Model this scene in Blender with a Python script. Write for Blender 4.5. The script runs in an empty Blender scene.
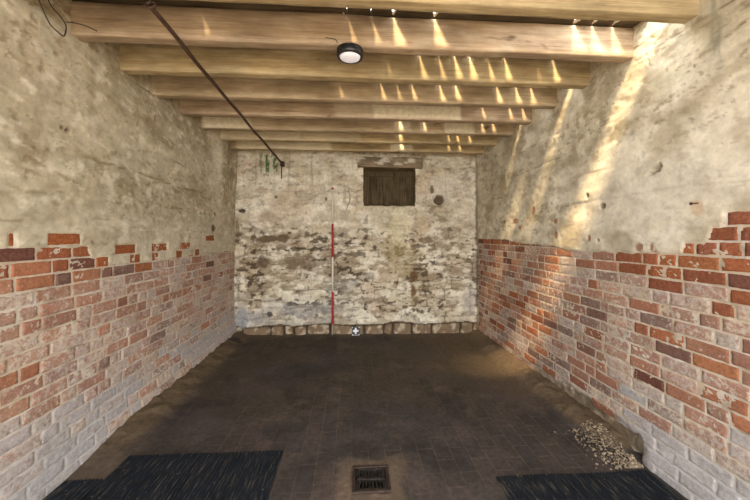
import bpy, bmesh, math, random
import numpy as np
from mathutils import Vector, Matrix

random.seed(7)
RNG = np.random.RandomState(11)
C = bpy.context.scene.collection
scene = bpy.context.scene

# ------------------------------------------------------------------ camera maths
F = 321.0
YAW = math.radians(3.92)
H = 1.43                       # camera height
HOR = 237.0                    # horizon row
XL, XR, YB = -1.696, 1.89, 4.75
YDOOR = -1.0

def ang(px):
    return math.atan((px - 375.0) / F) + YAW
def side_pt(px, py, X):
    """photo pixel -> (Y, Z) on a side wall"""
    Y = X / math.tan(ang(px))
    d = X * math.sin(YAW) + Y * math.cos(YAW)
    return Y, H - (py - HOR) / F * d
def back_pt(px, py, Y=YB):
    X = math.tan(ang(px)) * Y
    d = X * math.sin(YAW) + Y * math.cos(YAW)
    return X, H - (py - HOR) / F * d
def joist_x(px, Y):
    return math.tan(ang(px)) * Y
def floor_z(X, Y=0):
    return -0.04 * (X + 1.7) / 3.6

# ------------------------------------------------------------------ noise
def _hash(ix, iy, seed):
    n = (ix.astype(np.int64) * 374761393 + iy.astype(np.int64) * 668265263 + seed * 974634777) & 0x7fffffff
    n = ((n ^ (n >> 13)) * 1274126177) & 0x7fffffff
    n = ((n ^ (n >> 16)) * 668265263) & 0x7fffffff
    return (n ^ (n >> 15))
def pn(x, y, seed=0):
    x = np.asarray(x, float); y = np.asarray(y, float)
    ix = np.floor(x); iy = np.floor(y)
    fx = x - ix; fy = y - iy
    u = fx * fx * fx * (fx * (fx * 6 - 15) + 10); v = fy * fy * fy * (fy * (fy * 6 - 15) + 10)
    def g(ax, ay, dx, dy):
        a = (_hash(ax, ay, seed) % 4096) / 4096.0 * 2 * math.pi
        return np.cos(a) * dx + np.sin(a) * dy
    n00 = g(ix, iy, fx, fy); n10 = g(ix + 1, iy, fx - 1, fy)
    n01 = g(ix, iy + 1, fx, fy - 1); n11 = g(ix + 1, iy + 1, fx - 1, fy - 1)
    return 1.5 * ((n00 * (1 - u) + n10 * u) * (1 - v) + (n01 * (1 - u) + n11 * u) * v)
def fbm(x, y, seed=0, octv=4, gain=.5):
    s = 0; a = 1.0; t = 0
    for k in range(octv):
        s = s + a * pn(x * 2 ** k + 17.3 * k, y * 2 ** k - 9.1 * k, seed + k); t += a; a *= gain
    return s / t
def ss(a, b, x):
    t = np.clip((x - a) / (b - a), 0, 1)
    return t * t * (3 - 2 * t)
def mixc(col, c, m):
    return col * (1 - m[..., None]) + np.asarray(c) * m[..., None]

# ------------------------------------------------------------------ materials
def new_mat(name):
    m = bpy.data.materials.new(name); m.use_nodes = True
    nt = m.node_tree; nt.nodes.clear()
    out = nt.nodes.new('ShaderNodeOutputMaterial'); b = nt.nodes.new('ShaderNodeBsdfPrincipled')
    nt.links.new(b.outputs[0], out.inputs[0])
    return m, nt, b
def N(nt, t, **kw):
    n = nt.nodes.new(t)
    for k, v in kw.items():
        if k.startswith('i_'):
            n.inputs[k[2:].replace('_', ' ')].default_value = v
        else:
            setattr(n, k, v)
    return n
def noise(nt, scale, detail=4, rough=.6, vec=None):
    n = N(nt, 'ShaderNodeTexNoise'); n.inputs['Scale'].default_value = scale
    n.inputs['Detail'].default_value = detail; n.inputs['Roughness'].default_value = rough
    if vec is not None: nt.links.new(vec, n.inputs['Vector'])
    return n.outputs['Fac']
def ramp(nt, fac, stops):
    r = N(nt, 'ShaderNodeValToRGB'); e = r.color_ramp.elements
    while len(e) < len(stops): e.new(.5)
    for k, (p, c) in enumerate(stops):
        e[k].position = p
        e[k].color = (c, c, c, 1) if isinstance(c, (int, float)) else (*c, 1)
    nt.links.new(fac, r.inputs[0]); return r.outputs[0]
def mixn(nt, fac, a, b, mode='MIX'):
    n = N(nt, 'ShaderNodeMix', data_type='RGBA', blend_type=mode)
    for sock, v in ((n.inputs[0], fac), (n.inputs[6], a), (n.inputs[7], b)):
        if isinstance(v, (int, float)): sock.default_value = v
        elif isinstance(v, tuple): sock.default_value = (*v, 1)
        else: nt.links.new(v, sock)
    return n.outputs[2]
def bump(nt, b, h, strength=.5, dist=.01):
    n = N(nt, 'ShaderNodeBump'); n.inputs['Strength'].default_value = strength; n.inputs['Distance'].default_value = dist
    nt.links.new(h, n.inputs['Height']); nt.links.new(n.outputs[0], b.inputs['Normal'])
def math_n(nt, op, a, b):
    n = N(nt, 'ShaderNodeMath', operation=op)
    for s, v in ((n.inputs[0], a), (n.inputs[1], b)):
        if isinstance(v, (int, float)): s.default_value = v
        else: nt.links.new(v, s)
    return n.outputs[0]
def obj_co(nt, scale=(1, 1, 1), rot=(0, 0, 0), own=False):
    t = N(nt, 'ShaderNodeTexCoord'); mp = N(nt, 'ShaderNodeMapping')
    mp.inputs['Scale'].default_value = scale; mp.inputs['Rotation'].default_value = rot
    if own:          # every timber gets its own stretch of grain
        oi = N(nt, 'ShaderNodeObjectInfo'); va = N(nt, 'ShaderNodeVectorMath', operation='MULTIPLY_ADD')
        va.inputs[1].default_value = (17, 11, 7)
        nt.links.new(oi.outputs['Random'], va.inputs[0]); nt.links.new(t.outputs['Object'], va.inputs[2])
        nt.links.new(va.outputs[0], mp.inputs['Vector'])
    else: nt.links.new(t.outputs['Object'], mp.inputs['Vector'])
    return mp.outputs[0]

def painted_surface(name, lo=.84, hi=1.12, bumps=.28, rough=.95, spk=.3):
    """albedo from the surface's own colour attribute, broken up by fine grain"""
    m, nt, b = new_mat(name)
    at = N(nt, 'ShaderNodeAttribute', attribute_name='tint')
    co = obj_co(nt)
    f1 = noise(nt, 28, 7, .68, co); f2 = noise(nt, 6, 6, .65, co)
    v = ramp(nt, f1, [(.3, lo), (.7, hi)])
    v2 = ramp(nt, f2, [(.3, .84), (.7, 1.12)])
    c = mixn(nt, 1.0, at.outputs['Color'], v, 'MULTIPLY')
    c = mixn(nt, 1.0, c, v2, 'MULTIPLY')
    sp = ramp(nt, noise(nt, 75, 3, .5, co), [(.68, 0.0), (.74, spk)])
    c = mixn(nt, sp, c, (.20, .14, .09))
    nt.links.new(c, b.inputs['Base Color']); b.inputs['Roughness'].default_value = rough
    b.inputs['Specular IOR Level'].default_value = .15
    bump(nt, b, f1, bumps, .012)
    return m
M_PLASTER = painted_surface('limewash_plaster')
M_RUBBLE = painted_surface('limewashed_rubble', .76, 1.16, .4)

def brick_material():
    m, nt, b = new_mat('weathered_brick')
    at = N(nt, 'ShaderNodeAttribute', attribute_name='tint')      # rgb = brick colour, alpha = limewash left on it
    co = obj_co(nt)
    g = noise(nt, 26, 8, .78, co); g2 = noise(nt, 75, 4, .7, co)
    h = math_n(nt, 'ADD', math_n(nt, 'MULTIPLY', g, .72), math_n(nt, 'MULTIPLY', g2, .28))
    s = math_n(nt, 'ADD', math_n(nt, 'MULTIPLY_ADD' if False else 'ADD', math_n(nt, 'MULTIPLY', h, 1.7), -.35), at.outputs['Alpha'])
    k0 = ramp(nt, s, [(.90, 0.0), (1.10, .86)])
    veil = math_n(nt, 'MULTIPLY', ramp(nt, at.outputs['Alpha'], [(.2, .0), (.5, .55)]), ramp(nt, noise(nt, 12, 5, .7, co), [(.3, .45), (.65, 1.0)]))
    k = math_n(nt, 'MAXIMUM', k0, veil)
    v = ramp(nt, noise(nt, 55, 8, .8, co), [(.32, .5), (.68, 1.42)])
    red = mixn(nt, 1.0, at.outputs['Color'], v, 'MULTIPLY')
    wash = mixn(nt, ramp(nt, noise(nt, 5, 3, .5, co), [(.4, 0.0), (.6, 1.0)]), (.60, .52, .445), (.50, .445, .41))
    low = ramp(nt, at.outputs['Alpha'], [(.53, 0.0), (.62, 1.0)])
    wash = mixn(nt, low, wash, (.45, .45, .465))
    wash = mixn(nt, 1.0, wash, ramp(nt, noise(nt, 40, 8, .8, co), [(.34, .68), (.66, 1.22)]), 'MULTIPLY')
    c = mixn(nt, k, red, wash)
    grime = ramp(nt, noise(nt, 17, 8, .8, co), [(.56, 0.0), (.70, .6)])
    c = mixn(nt, grime, c, (.13, .095, .07))
    nt.links.new(c, b.inputs['Base Color']); b.inputs['Roughness'].default_value = .93
    b.inputs['Specular IOR Level'].default_value = .15
    bump(nt, b, h, .7, .012)
    return m
M_BRICK = brick_material()

def wood_material(name, dark, light, wash=(.82, .76, .60), up=False):
    m, nt, b = new_mat(name)
    co = obj_co(nt, (14, 14, 1.2) if up else (1.2, 14, 14), own=True)
    co2 = obj_co(nt, (45, 45, .6) if up else (.6, 45, 45), own=True)
    g = noise(nt, 3.0, 6, .65, co); g2 = noise(nt, 4.0, 4, .6, co2)
    f = math_n(nt, 'ADD', math_n(nt, 'MULTIPLY', g, .6), math_n(nt, 'MULTIPLY', g2, .4))
    c = ramp(nt, f, [(.33, dark), (.66, light)])
    blot = ramp(nt, noise(nt, 2.6, 4, .6, obj_co(nt, (1, 2, 2), own=True)), [(.35, .72), (.65, 1.15)])
    c = mixn(nt, 1.0, c, blot, 'MULTIPLY')
    kn = ramp(nt, noise(nt, 4.2, 2, .4, obj_co(nt, (1.0, 2.2, 2.2), own=True)), [(.71, 0.0), (.76, .75)])
    c = mixn(nt, kn, c, (.07, .04, .022))
    at = N(nt, 'ShaderNodeAttribute', attribute_name='wash')
    wn = ramp(nt, noise(nt, 22, 5, .7, obj_co(nt)), [(.3, .55), (.6, 1.0)])
    c = mixn(nt, math_n(nt, 'MULTIPLY', at.outputs['Fac'], wn), c, wash)
    nt.links.new(c, b.inputs['Base Color']); b.inputs['Roughness'].default_value = .8
    b.inputs['Specular IOR Level'].default_value = .2
    bump(nt, b, f, .35, .006)
    return m
M_JOIST = [wood_material('joist_timber_tan', (.27, .20, .125), (.56, .45, .31)),
           wood_material('joist_timber_pinkish', (.28, .195, .13), (.58, .46, .335)),
           wood_material('joist_timber_yellow', (.29, .215, .12), (.60, .49, .30))]
M_BOARD = wood_material('old_deck_boards', (.05, .038, .025), (.15, .115, .075))
M_HATCH = wood_material('dark_hatch_boards', (.016, .011, .006), (.17, .125, .066), up=True)

def simple(name, c, rough=.6, metal=0.0, var=.25, scale=40, bmp=.2):
    m, nt, b = new_mat(name)
    f = noise(nt, scale, 5, .65, obj_co(nt))
    v = ramp(nt, f, [(.3, 1 - var), (.7, 1 + var)])
    c2 = mixn(nt, 1.0, c, v, 'MULTIPLY')
    nt.links.new(c2, b.inputs['Base Color'])
    b.inputs['Roughness'].default_value = rough; b.inputs['Metallic'].default_value = metal
    if bmp: bump(nt, b, f, bmp, .004)
    return m
M_RUST = simple('rusty_iron', (.075, .04, .026), .75, .25, .5, 55, .4)
M_IRON = simple('cast_iron', (.028, .022, .02), .55, .4, .6, 60, .5)
M_DRAIN = simple('rusted_drain_iron', (.040, .024, .019), .7, .25, .6, 60, .5)
M_WIRE = simple('old_wire', (.045, .036, .028), .7, .1, .3, 80, 0)
M_REDP = simple('red_paint', (.42, .022, .03), .45, 0, .12, 50, 0)
M_WHITEP = simple('white_paint', (.74, .70, .62), .5, 0, .08, 50, 0)
M_STEEL = simple('grey_steel_point', (.30, .27, .22), .5, .4, .2, 50, 0)
M_BLACKP = simple('black_plastic', (.012, .012, .014), .38, 0, .15, 30, 0)
M_CARDB = simple('black_card', (.035, .038, .05), .6, 0, .15, 30, 0)
M_CARDW = simple('white_card', (.75, .75, .78), .6, 0, .05, 30, 0)
M_CRUMB = simple('mortar_crumbs', (.25, .20, .14), .95, 0, .7, 18, .3)
M_GROUND = simple('yard_ground', (.30, .26, .20), .95, 0, .3, 2, .2)

def diffuser_material():
    m, nt, b = new_mat('opal_diffuser')
    b.inputs['Base Color'].default_value = (.8, .8, .84, 1); b.inputs['Roughness'].default_value = .35
    b.inputs['Emission Color'].default_value = (.93, .9, 1, 1); b.inputs['Emission Strength'].default_value = EMIT
    return m
EMIT = .035  # faint glow added to brighten the cover of the unlit lamp
M_DIFF = diffuser_material()

def rubber_material():
    m, nt, b = new_mat('ribbed_rubber')
    co = obj_co(nt)
    d = noise(nt, 6, 6, .7, co)
    st = noise(nt, 5, 5, .7, obj_co(nt, (22, 1.4, 1)))
    c = ramp(nt, d, [(.3, (.006, .009, .014)), (.7, (.014, .019, .028))])
    k = ramp(nt, st, [(.54, 0.0), (.66, .65)])
    c = mixn(nt, k, c, (.17, .14, .10))
    sp = ramp(nt, noise(nt, 48, 2, .5, co), [(.71, 0.0), (.74, .6)])
    c = mixn(nt, sp, c, (.30, .25, .18))
    nt.links.new(c, b.inputs['Base Color']); b.inputs['Roughness'].default_value = .65; b.inputs['Specular IOR Level'].default_value = .15
    return m
M_RUBBER = rubber_material()

def floor_material():
    m, nt, b = new_mat('dirty_brick_pavers')
    at = N(nt, 'ShaderNodeAttribute', attribute_name='tint')      # rgb colour, alpha = dirt hiding the joints
    co = obj_co(nt, (1, 1, 1), (0, 0, math.radians(90)))
    wob = N(nt, 'ShaderNodeTexNoise'); wob.inputs['Scale'].default_value = 5
    br = N(nt, 'ShaderNodeTexBrick'); br.offset = .5
    va = N(nt, 'ShaderNodeVectorMath', operation='MULTIPLY_ADD'); va.inputs[1].default_value = (.02, .02, 0)
    nt.links.new(wob.outputs['Color'], va.inputs[0]); nt.links.new(co, va.inputs[2])
    nt.links.new(va.outputs[0], br.inputs['Vector'])
    br.inputs['Scale'].default_value = 1; br.inputs['Brick Width'].default_value = .228
    br.inputs['Row Height'].default_value = .112; br.inputs['Mortar Size'].default_value = .0045
    br.inputs['Mortar Smooth'].default_value = .4
    br.inputs['Color1'].default_value = (.76, .79, .84, 1); br.inputs['Color2'].default_value = (1.26, 1.17, 1.10, 1)
    br.inputs['Mortar'].default_value = (1, 1, 1, 1)
    clean = math_n(nt, 'SUBTRACT', 1.0, at.outputs['Alpha'])
    c = mixn(nt, clean, at.outputs['Color'], mixn(nt, 1.0, at.outputs['Color'], br.outputs['Color'], 'MULTIPLY'))
    cj = math_n(nt, 'MULTIPLY', math_n(nt, 'MULTIPLY', br.outputs['Fac'], clean), ramp(nt, noise(nt, 4, 3, .6), [(.4, .25), (.62, .9)]))
    c = mixn(nt, cj, c, (.105, .08, .055))
    f = noise(nt, 30, 6, .7, obj_co(nt))
    c = mixn(nt, 1.0, c, ramp(nt, f, [(.3, .62), (.7, 1.4)]), 'MULTIPLY')
    sp = ramp(nt, noise(nt, 60, 2, .5, obj_co(nt)), [(.71, 0.0), (.75, .45)])
    c = mixn(nt, sp, c, (.17, .13, .09))
    nt.links.new(c, b.inputs['Base Color'])
    b.inputs['Roughness'].default_value = .72; b.inputs['Specular IOR Level'].default_value = .3
    hh = math_n(nt, 'SUBTRACT', math_n(nt, 'MULTIPLY', f, .5), math_n(nt, 'MULTIPLY', br.outputs['Fac'], clean))
    bump(nt, b, hh, .4, .008)
    return m
M_FLOOR = floor_material()

# ------------------------------------------------------------------ object helpers
def link(name, me, parent=None):
    o = bpy.data.objects.new(name, me); C.objects.link(o)
    if parent: o.parent = parent
    return o
def tag(o, label=None, cat=None, group=None, kind=None):
    if label: o['label'] = label
    if cat: o['category'] = cat
    if group: o['group'] = group
    if kind: o['kind'] = kind
    return o
def empty(name, loc, label, cat, group=None, rz=0):
    o = bpy.data.objects.new(name, None); C.objects.link(o); o.location = loc; o.rotation_euler.z = rz
    o.empty_display_size = .1
    return tag(o, label, cat, group)
def np_mesh(name, V, quads, mats, tint=None, midx=None, smooth=True, extra=None):
    me = bpy.data.meshes.new(name)
    V = np.asarray(V, np.float32); Q = np.asarray(quads, np.int32)
    me.vertices.add(len(V)); me.vertices.foreach_set('co', V.ravel())
    me.loops.add(Q.size); me.loops.foreach_set('vertex_index', Q.ravel())
    me.polygons.add(len(Q))
    me.polygons.foreach_set('loop_start', np.arange(0, Q.size, 4, dtype=np.int32))
    me.polygons.foreach_set('loop_total', np.full(len(Q), 4, np.int32))
    for m in mats: me.materials.append(m)
    if midx is not None: me.polygons.foreach_set('material_index', np.asarray(midx, np.int32))
    me.polygons.foreach_set('use_smooth', np.full(len(Q), smooth, bool))
    if tint is not None:
        a = me.color_attributes.new('tint', 'FLOAT_COLOR', 'POINT')
        a.data.foreach_set('color', np.asarray(tint, np.float32).ravel())
    if extra:
        for k, v in extra.items():
            a = me.attributes.new(k, 'FLOAT', 'POINT'); a.data.foreach_set('value', np.asarray(v, np.float32).ravel())
    me.update(calc_edges=True); me.validate()
    return me
def grid_quads(nu, nv, off=0, flip=False):
    i = np.arange(nu - 1)[:, None]; j = np.arange(nv - 1)[None, :]
    a = (i * nv + j).ravel() + off; b = a + nv; c = b + 1; d = a + 1
    return np.stack([a, d, c, b], 1) if flip else np.stack([a, b, c, d], 1)
def bm_obj(name, bm, mats, parent=None, smooth=False):
    me = bpy.data.meshes.new(name)
    bmesh.ops.recalc_face_normals(bm, faces=bm.faces)
    bm.to_mesh(me); bm.free()
    for m in (mats if isinstance(mats, (list, tuple)) else [mats]): me.materials.append(m)
    if smooth:
        for p in me.polygons: p.use_smooth = True
    return link(name, me, parent)
def bx(bm, x0, x1, y0, y1, z0, z1, bev=0, mi=0, mat=None):
    r = bmesh.ops.create_cube(bm, size=1)
    vs = r['verts']
    for v in vs:
        v.co = Vector((x0 + (v.co.x + .5) * (x1 - x0), y0 + (v.co.y + .5) * (y1 - y0), z0 + (v.co.z + .5) * (z1 - z0)))
        if mat: v.co = mat @ v.co
    fs = set(f for v in vs for f in v.link_faces)
    for f in fs: f.material_index = mi
    if bev:
        es = set(e for v in vs for e in v.link_edges)
        bmesh.ops.bevel(bm, geom=list(es), offset=bev, segments=2, affect='EDGES', profile=.5)
def lathe(bm, prof, seg=24, axis_loc=(0, 0, 0)):
    rings = []
    for r, z in prof:
        if r < 1e-6: rings.append([bm.verts.new((axis_loc[0], axis_loc[1], axis_loc[2] + z))])
        else: rings.append([bm.verts.new((axis_loc[0] + r * math.cos(2 * math.pi * k / seg), axis_loc[1] + r * math.sin(2 * math.pi * k / seg), axis_loc[2] + z)) for k in range(seg)])
    for a, b in zip(rings[:-1], rings[1:]):
        for k in range(seg):
            k2 = (k + 1) % seg
            if len(a) == 1 and len(b) == 1: continue
            if len(a) == 1: bm.faces.new((a[0], b[k], b[k2]))
            elif len(b) == 1: bm.faces.new((a[k], a[k2], b[0]))
            else: bm.faces.new((a[k], a[k2], b[k2], b[k]))
def tube(bm, pts, r, seg=8, closed=False):
    pts = [Vector(p) for p in pts]; n = len(pts); rings = []
    for i, p in enumerate(pts):
        if closed: t = (pts[(i + 1) % n] - pts[i - 1]).normalized()
        else: t = (pts[min(i + 1, n - 1)] - pts[max(i - 1, 0)]).normalized()
        up = Vector((0, 0, 1)) if abs(t.z) < .9 else Vector((1, 0, 0))
        a = t.cross(up).normalized(); b = t.cross(a).normalized()
        rings.append([bm.verts.new(p + a * (r * math.cos(2 * math.pi * k / seg)) + b * (r * math.sin(2 * math.pi * k / seg))) for k in range(seg)])
    rr = list(zip(rings[:-1], rings[1:])) + ([(rings[-1], rings[0])] if closed else [])
    for A, B in rr:
        for k in range(seg): bm.faces.new((A[k], A[(k + 1) % seg], B[(k + 1) % seg], B[k]))
    if not closed:
        bm.faces.new(rings[0]); bm.faces.new(rings[-1][::-1])
def smooth_path(pts, n=8):
    out = []; P = [Vector(p) for p in pts]; P = [2 * P[0] - P[1]] + P + [2 * P[-1] - P[-2]]
    for i in range(1, len(P) - 2):
        for k in range(n):
            t = k / n; a, b, c, d = P[i - 1], P[i], P[i + 1], P[i + 2]
            out.append(.5 * ((2 * b) + (c - a) * t + (2 * a - 5 * b + 4 * c - d) * t * t + (3 * b - a - 3 * c + d) * t ** 3))
    out.append(P[-2]); return out

# ------------------------------------------------------------------ side walls
ROWH = .0775
YS = np.concatenate([np.arange(YDOOR, .9, .06), np.arange(.9, YB + .101, .01)])
ZS = np.arange(-.12, 2.83, .01)

def side_wall(name, X, sgn, row_top, zb_pts, forced_px, cov_fn, paint_fn, dep_fn, seed, plc, skip=None, rough=1.0):
    """sgn=+1: the room lies towards +X. Plaster above, exposed bricks below, one continuous wall."""
    Yg, Zg = np.meshgrid(YS, ZS, indexing='ij')
    zbY = np.interp(Yg, [p[0] for p in zb_pts], [p[1] for p in zb_pts])
    jag = .016 * fbm(Yg * 9, Zg * 9, seed + 5, 4) 
    E = zbY + jag - Zg                                    # > 0: exposed
    forced = []
    for (xa, xb, yc) in forced_px:
        ya = side_pt(xa, yc, X)[0]; yb2 = side_pt(xb, yc, X)[0]
        z = side_pt((xa + xb) / 2, yc, X)[1]
        r = math.floor((row_top - z) / ROWH)
        y0, y1 = min(ya, yb2), max(ya, yb2)
        forced.append((r, y0, y1))
        z1 = row_top - r * ROWH + .002; z0 = z1 - ROWH + .004
        e2 = np.minimum(np.minimum(Yg - y0 + .004, y1 + .004 - Yg), np.minimum(Zg - z0, z1 - Zg))
        E = np.maximum(E, np.clip(e2, -1, .02) + .3 * jag)
    P = 1 - ss(-.006, .006, E)                            # 1 = plaster
    # relief
    und = .016 * fbm(Yg * 1.1, Zg * 1.9, seed, 4) + .006 * fbm(Yg * 5, Zg * 8, seed + 9, 4)
    led = 0; ledm = 0
    for k, zc in enumerate([1.50, 1.70, 1.93, 2.14, 2.36, 2.585]):
        zw = zc + .05 * fbm(Yg * .9, Yg * 0 + k * 3.7, seed + 20 + k, 3) + .012 * pn(Yg * 6, Yg * 0 + k, seed + 40 + k)
        on = ss(.0, .3, pn(Yg * 1.0 + k * 5.1, Yg * 0 + k * 2.3, seed + 60))
        t = (Zg - zw)
        line = np.exp(-(t / .006) ** 2) * on
        led = led - .011 * line + .007 * on * ss(.09, 0, np.abs(t - .045)) 
        ledm = np.maximum(ledm, line)
    pl = .008 + und + rough * led + rough * .005 * fbm(Yg * 12, Zg * 17, seed + 6, 3)
    mort = -.001 + .5 * und + .0025 * fbm(Yg * 30, Zg * 30, seed + 3, 2)
    # bond: rows and bricks first (mortar joints follow)
    base = mixc(np.ones(Yg.shape + (3,)) * np.array(plc[0]), plc[1], ss(-.3, .4, fbm(Yg * 1.3, Zg * 2.1, seed + 11, 5)))
    base = mixc(base, (.33, .27, .165), .65 * ss(.05, .42, fbm(Yg * 2.2, Zg * 4.5, seed + 12, 5)))
    base = mixc(base, (.19, .13, .07), .85 * ledm * ss(-.3, .2, fbm(Yg * 9, Zg * 9, seed + 14, 3)))
    # wandering hairline cracks and brown flecks
    rid = fbm(Yg * 1.3, Zg * 4.5, seed + 70, 4)
    cr = ss(.022, .006, np.abs(rid)) * ss(.10, .35, fbm(Yg * 2.3, Zg * 2.3, seed + 71, 3))
    base = mixc(base, (.20, .14, .08), .8 * cr); pl = pl - .006 * rough * cr
    fl = ss(.30, .42, fbm(Yg * 16, Zg * 26, seed + 72, 4) + .35 * fbm(Yg * 2, Zg * 2, seed + 73, 2))
    base = mixc(base, (.24, .17, .10), .55 * fl); pl = pl - .003 * rough * fl
    base = mixc(base, (.80, .75, .62), .6 * ss(.10, .36, fbm(Yg * 7, Zg * 9, seed + 74, 4)))
    base = mixc(base, (.36, .29, .185), .55 * ss(.1, .36, fbm(Yg * 6, Zg * 10, seed + 75, 4)))
    # short slanting strokes and scuffs
    su = Yg * 1.0 - Zg * .45; sv = Zg + Yg * .35
    st = ss(.26, .40, fbm(su * 7, sv * 26, seed + 76, 4)) * ss(-.15, .2, fbm(Yg * 1.7, Zg * 1.7, seed + 78, 3))
    base = mixc(base, (.27, .20, .115), .6 * st)
    st = ss(.24, .40, fbm(su * 6 + 40, sv * 22, seed + 79, 4))
    base = mixc(base, (.83, .78, .66), .45 * st)
    # runs and streaks of damp down the plaster
    base = mixc(base, (.30, .245, .165), .45 * ss(.15, .55, fbm(Yg * 9, Zg * .8, seed + 15, 4)) * ss(1.5, 2.4, Zg))
    mcol = mixc(np.ones(Yg.shape + (3,)) * np.array([.54, .455, .355]), (.60, .54, .475), ss(-.1, .3, fbm(Yg * 5, Zg * 5, seed + 16, 4)))
    mcol = mixc(mcol, (.22, .15, .09), .5 * ss(.1, .45, fbm(Yg * 7, Zg * 7, seed + 18, 4)))
    col = mixc(mcol, base * 0 + base, P)
    d = mort * (1 - P) + pl * P
    edge = np.exp(-(E / .010) ** 2)
    col = mixc(col, (.60, .53, .42), .35 * edge)
    col, d = paint_fn(col, d, Yg, Zg, P)
    d = dep_fn(d, Yg, Zg)
    V = [np.stack([X + sgn * d, Yg, Zg], -1).reshape(-1, 3)]
    T = [np.concatenate([col, np.ones(col.shape[:2] + (1,))], -1).reshape(-1, 4)]
    Q = [grid_quads(len(YS), len(ZS), 0, flip=(sgn < 0))]; MI = [np.zeros(len(Q[0]), int)]
    nv = len(V[0])
    und_at = lambda y, z: .5 * (.016 * fbm(y * 1.1, z * 1.9, seed, 4) + .006 * fbm(y * 5, z * 8, seed + 9, 4))
    R = np.random.RandomState(seed + 77)
    # bricks
    nrows = int((row_top + .1) / ROWH) + 1
    for r in range(-3, nrows):
        z1 = row_top - r * ROWH; z0 = z1 - ROWH + .009
        fr = sorted([(a, b) for (q, a, b) in forced if q == r])
        runs = []; y = .9 - R.rand() * .2
        segs = []
        stops = fr + [(YB - .02, None)]
        for (a, b) in stops:
            while y < a - .05:
                L = .212 if R.rand() < .74 else .101
                if y + L > a - .011: L = a - .011 - y
                if L > .03: segs.append((y, y + L, False))
                y += L + .010
            if b is not None: segs.append((a, b, True)); y = b + .011
        for (a, b, fo) in segs:
            yc = (a + b) / 2; zc = (z0 + z1) / 2
            if z1 > 1.62: 
                if not fo: continue
            if not fo:
                zb = max(np.interp(q, [p[0] for p in zb_pts], [p[1] for p in zb_pts]) for q in (a, yc, b))
                if z0 > zb + .02: continue
            if skip and skip(yc, zc): continue
            nu = max(4, int((b - a) / .013)); nz = 7
            us = np.concatenate([[0], [.003], np.linspace(.003, (b - a) - .003, nu)[1:-1], [b - a - .003], [b - a]]) + a
            zs = np.concatenate([[z0], [z0 + .003], np.linspace(z0 + .003, z1 - .003, nz)[1:-1], [z1 - .003], [z1]])
            U, W = np.meshgrid(us, zs, indexing='ij')
            cv = cov_fn(yc, zc, R)
            n1 = fbm(U * 14 + r * 3.1, W * 14 + yc * 50, seed + 31, 3)
            dd = .001 + R.uniform(-.0015, .0015) + .003 * n1 + und_at(U, W)
            rim = np.zeros_like(U); rim[0] = rim[-1] = 1; rim[:, 0] = rim[:, -1] = 1
            dd = dd - (.0045 if cv < .48 else .0028) * rim + .0025 * fbm(U * 60, W * 60, seed + 35, 3)
            er = .004 * pn(U * 40 + r, W * 40, seed + 33)
            U2 = U + er * .7; W2 = W + er * .6 + R.uniform(-.002, .002) + (U - yc) * R.uniform(-.012, .012)
            dd = dep_fn(dd, U2, W2)
            V.append(np.stack([X + sgn * dd, U2, W2], -1).reshape(-1, 3))
            hue = R.rand()
            rc = np.array([.34, .118, .050]) * (1 - hue) + np.array([.255, .095, .058]) * hue
            if R.rand() < .18: rc = np.array([.17, .075, .055])
            if R.rand() < .15: rc = np.array([.33, .13, .06])
            rc = rc * R.uniform(.82, 1.2)
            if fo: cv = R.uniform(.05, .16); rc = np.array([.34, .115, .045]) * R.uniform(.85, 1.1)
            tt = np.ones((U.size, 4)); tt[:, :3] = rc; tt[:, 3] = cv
            T.append(tt)
            q = grid_quads(len(us), len(zs), nv, flip=(sgn < 0)); Q.append(q); MI.append(np.ones(len(q), int)); nv += U.size
    # the body of the wall behind its face
    xa, xb = sorted((X - sgn * .05, X - sgn * .3))
    cs = np.array([(x, y, z) for x in (xa, xb) for y in (YDOOR, YB + .35) for z in (-.15, 2.83)], float)
    V.append(cs); t = np.ones((8, 4)); t[:, :3] = (.5, .44, .34); T.append(t)
    q = np.array([(0, 1, 3, 2), (4, 6, 7, 5), (0, 4, 5, 1), (2, 3, 7, 6), (0, 2, 6, 4), (1, 5, 7, 3)]) + nv
    Q.append(q); MI.append(np.zeros(6, int))
    me = np_mesh(name, np.concatenate(V), np.concatenate(Q), [M_PLASTER, M_BRICK], np.concatenate(T), np.concatenate(MI))
    return tag(link(name, me), kind='structure')

def blob(Yg, Zg, yc, zc, ry, rz, seed, rag=.5, f=12):
    r = np.sqrt(((Yg - yc) / ry) ** 2 + ((Zg - zc) / rz) ** 2) + rag * fbm(Yg * f, Zg * f, seed, 4)
    return 1 - ss(.75, 1.05, r)

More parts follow.
